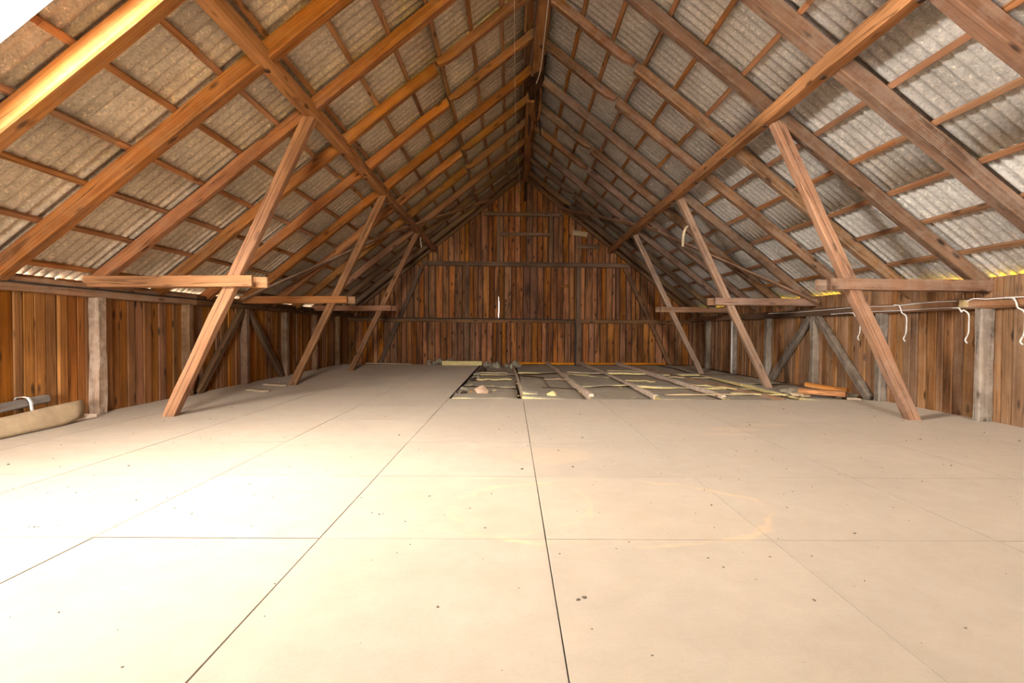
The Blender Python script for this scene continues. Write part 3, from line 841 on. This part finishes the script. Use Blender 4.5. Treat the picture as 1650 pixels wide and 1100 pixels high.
for i, x in enumerate(joists):
    y0 = (9.1, 9.35, 9.35, 9.35)[i]
    o = beam('joist', (x + .08, y0 - .1, IZ - .02), (x - .12, YG - .15, IZ + .05), .09 if i else .05, .135, M_PINK, seg=14, jit=.010, ch=.012)
    ident(o, f'pale joist edge between the insulation batts, {ORD[i]} from the floor edge', 'joist', 'joists')
# yellow wool slab lying beside the first joist
o = slab('wool_slab', .20, .78, 9.15, 12.9, IZ, .0, M_PAPER, M_WOOL, 88, .02, (.05, -.03, -.02, .03)); ident(o, 'grey paper slab with a thick yellow wool end near the floor edge', 'insulation')
# pale torn paper edges across the batts
for i, (x0, y0, x1, y1) in enumerate(((.75, 12.2, 1.28, 12.2), (1.45, 13.6, 2.35, 12.6), (1.5, 14.2, 2.4, 13.9), (2.6, 12.0, 3.2, 11.7), (2.7, 14.8, 3.6, 14.6), (3.75, 11.2, 4.5, 10.2), (3.8, 12.9, 4.8, 12.7), (4.0, 9.6, 4.9, 9.3), (-.9, 14.0, -.1, 13.8), (-.8, 12.0, 0.0, 12.1), (2.75, 9.3, 4.6, 9.5))):
    o = beam('torn_paper_edge', (x0, y0, IZ + .035), (x1, y1, IZ + .035), .05, .02, M_WOOL if i % 2 else M_PALE, seg=6, jit=.012, ch=.004)
    bay = next((bayn[q] for q, (a_, b_) in enumerate(bays) if a_ - .05 <= (x0 + x1) / 2 <= b_ + .05), 'bays')
    ident(o, f'thin cream torn paper edge, {ORD[i]} of those across the insulation', 'paper strip', 'torn paper edges')
o = beam('sill_strip', (.2, YG - .09, IZ + .04), (5.2, YG - .09, IZ + .03), .05, .09, M_FRESH, seg=8); ident(o, 'orange timber strip at the foot of the far gable', 'strip')
o = beam('rim_board', (4.55, 8.8, -.02), (3.9, 16.9, -.02), .04, .08, M_PLATE, seg=8); ident(o, 'long brown edge board beside the right struts', 'board')
# chunks and tufts
def lump(name, c, s, seed, mat, lab, cat, squash=.6, n=1, spread=0.0):
    R = random.Random(seed); V, F = [], []
    for _ in range(n):
        chunk_geo((R.uniform(-spread, spread), R.uniform(-spread, spread) * .6, s * .3 + R.uniform(0, spread * .3)), s * (R.uniform(.5, 1) if n > 1 else 1), R, V, F, squash)
    return ident(link(name, mesh(name, V, F, mat, False), None, Matrix.Translation(c)), lab, cat)
lump('clay_chunk', (-.52, 9.55, -.06), .20, 4, M_CHUNK, 'pinkish brown lump lying on the insulation by the floor corner', 'lump', .55)
lump('wool_tuft', (-.86, 9.50, -.06), .11, 5, M_WOOL, 'yellow wool tuft at the corner of the floor edge', 'wool tuft', .8)
lump('clay_chunk', (-.74, 9.62, -.06), .08, 6, M_FRESH, 'small orange fragment beside the yellow tuft', 'fragment', .8)
lump('wool_tuft', (.74, 9.2, -.05), .10, 8, M_WOOL, 'yellow wool tuft at the front end of the paper slab', 'wool tuft', .8, 3, .08)
lump('wool_roll', (-.55, 16.2, -.05), .16, 9, M_WOOLD, 'dark grey wool heap at the far end of the floor edge', 'wool heap', .9, 6, .22)
lump('wool_roll', (.05, 16.4, -.05), .16, 10, M_WOOLD, 'grey wool heap right of the dark one by the gable', 'wool heap', .9, 6, .28)
lump('wool_roll', (-2.0, 17.35, -.02), .16, 12, M_WOOLD, 'grey wool heap against the gable left of the floor edge', 'wool heap', .8, 6, .3)
lump('wool_roll', (-2.6, 17.35, -.02), .12, 13, M_WOOLD, 'leftmost low wool heap against the gable', 'wool heap', .8, 6, .3)
o = slab('yellow_wool_board', -2.2, -.95, 16.75, 17.0, .0, .13, M_WOOL, M_WOOL, 90, .02); ident(o, 'yellow wool board standing on the floor near the gable', 'insulation')
o = beam('loose_board', (-4.75, 17.2, .03), (-3.2, 16.9, .03), .16, .03, M_PALE, seg=3); ident(o, 'pale loose board on the floor in the dark left corner by the gable', 'board')
o = beam('loose_board', (-4.95, 10.6, .02), (-4.5, 10.4, .02), .14, .03, M_PALE, seg=3); ident(o, 'pale loose board on the floor before the middle left strut', 'board')
o = beam('loose_board', (-4.8, 9.6, .02), (-4.35, 9.35, .02), .12, .03, M_PALE, seg=3); ident(o, 'pale loose board scrap between the near and middle left struts', 'board')
for k in range(7):
    yy = 9.3 + k * .85 + R.uniform(-.2, .2)
    lump('debris_lump', (-.88 + R.uniform(-.05, .07), yy, -.05), R.uniform(.07, .12), 40 + k, M_WOOLD if k % 3 else M_SHEATH, f'dirty wool clump along the cut floor edge, {ORD[k]} from the camera', 'wool clump', .8, 3, .07)

def scatter(name, n, area, zr, sr, mat, lab, cat, seed, squash=.6):
    R = random.Random(seed); V, F = [], []
    for _ in range(n):
        x, y = R.uniform(area[0], area[1]), R.uniform(area[2], area[3])
        s = R.uniform(*sr) * (1 if R.random() < .88 else 2.1)
        chunk_geo((x, y, zr + s * .2), s, R, V, F, squash)
    return ident(link(name, mesh(name, V, F, mat)), lab, cat, kind='stuff')
scatter('wool_crumbs', 260, (-.9, 4.9, 8.7, 9.5), -.075, (.012, .045), M_WOOLD, 'grubby wool crumbs strewn along the near edge of the insulation', 'debris', 61)
scatter('wool_crumbs', 90, (-.9, 4.9, 8.7, 12.5), -.06, (.012, .04), M_WOOL, 'yellow wool crumbs strewn over the insulation', 'debris', 62)
scatter('floor_grit', 800, (-4.8, 5.4, 1.2, 8.4), .0, (.002, .0065), M_SUB, 'dark grit and bark crumbs scattered over the floor panels', 'debris', 63, .5)

# ------------------------------------------------------------------ lumber by the right wall
pile = [((5.02, 9.18, .10), (5.55, 8.72, .09), .15, .085, M_FRESH, 'broken orange board end, lower one in the heap by the right wall'),
        ((5.22, 9.32, .19), (5.62, 8.78, .15), .13, .07, M_FRESH, 'broken orange board end, upper one in the heap by the right wall'),
        ((5.30, 9.3, .04), (5.75, 9.15, .03), .12, .06, M_GREY, 'grey wood scrap behind the orange boards by the right wall'),
        ((5.55, 8.70, .02), (5.72, 8.60, .02), .09, .035, M_PINK, 'small pink-beige wood scrap in front of the orange boards')]
for a, b, w, d, m, lab in pile: ident(beam('lumber_scrap', a, b, w, d, m, seg=3, jit=.006), lab, 'wood scrap')
lump('wool_tuft', (4.95, 8.95, .0), .10, 14, M_PALE, 'cream wool tuft left of the orange boards', 'wool tuft', .5, 4, .12)
lump('dust_heap', (4.95, 9.6, -.06), .28, 15, M_PAPER, 'low grey dust heap behind the orange boards', 'dust heap', .4, 3, .2)
lump('dust_heap', (5.75, 9.0, -.02), .14, 16, M_WOOLD, 'grey wool heap against the right wall behind the orange boards', 'dust heap', .6, 4, .15)

# ------------------------------------------------------------------ things along the near left wall
# bowed linoleum sheet standing on its long edge
V, F = [], []
n = 22
for i in range(n + 1):
    t = i / n; y = 3.6 + t * 2.75
    h = .17 + .03 * t + .05 * max(0, (t - .6) / .4) ** 1.5
    for k in range(7):
        u = k / 6
        x = -5.13 - .11 * u ** 1.6 - .02 * t + (.06 * ((t - .88) / .12) * (u - .25) if t > .88 else 0)
        z = h * u + .012 + (.05 * ((t - .9) / .1) * (1 - u) if t > .9 else 0)
        V.append((x, y + (.05 * u if t > .9 else 0), z))
for i in range(n):
    for k in range(6):
        a = i * 7 + k; F.append((a, a + 7, a + 8, a + 1))
me = mesh('linoleum_sheet', V, F, M_LINO, True)
o = link('linoleum_sheet', me); md = o.modifiers.new('thickness', 'SOLIDIFY'); md.thickness = .006
ident(o, 'bowed tan linoleum sheet standing on edge along the left wall', 'sheet')
o = beam('flat_board', (-5.27, 3.8, .025), (-5.30, 6.62, .03), .17, .045, M_PINK, seg=4); ident(o, 'flat pale board on the floor behind the bowed sheet by the left wall', 'board')
gbm = base('grey_timber', (-5.36, 4.5, .2)); ident(gbm, 'grey dusty timber lying above the sheet along the left wall with a white strap', 'timber')
beam('timber', (-5.36, 3.5, .17), (-5.37, 6.08, .31), .10, .085, M_GREYBEAM, parent=gbm, seg=8, jit=.005)
V, F = [], []
ring = [(-.075, .05), (-.06, .075), (0, .085), (.06, .075), (.09, .03), (.10, -.05), (.11, -.16)]
for (x, z) in ring:
    for (dx, dy) in ((0, -.022), (0, .022)): V.append((x, dy + (.02 if z < -.1 else 0), z))
for i in range(len(ring) - 1): F.append((2 * i, 2 * i + 1, 2 * i + 3, 2 * i + 2))
o = link('strap', mesh('strap', V, F, M_STRAP, True), gbm, Matrix.Translation((-5.365, 5.78, .285))); md = o.modifiers.new('thickness', 'SOLIDIFY'); md.thickness = .005
o = beam('support_block', (-5.36, 5.25, 0.0), (-5.36, 5.25, .215), .10, .12, M_GREYBEAM, up=(0, 1, 0), seg=2); ident(o, 'grey wood block under the strapped timber by the left wall', 'block')
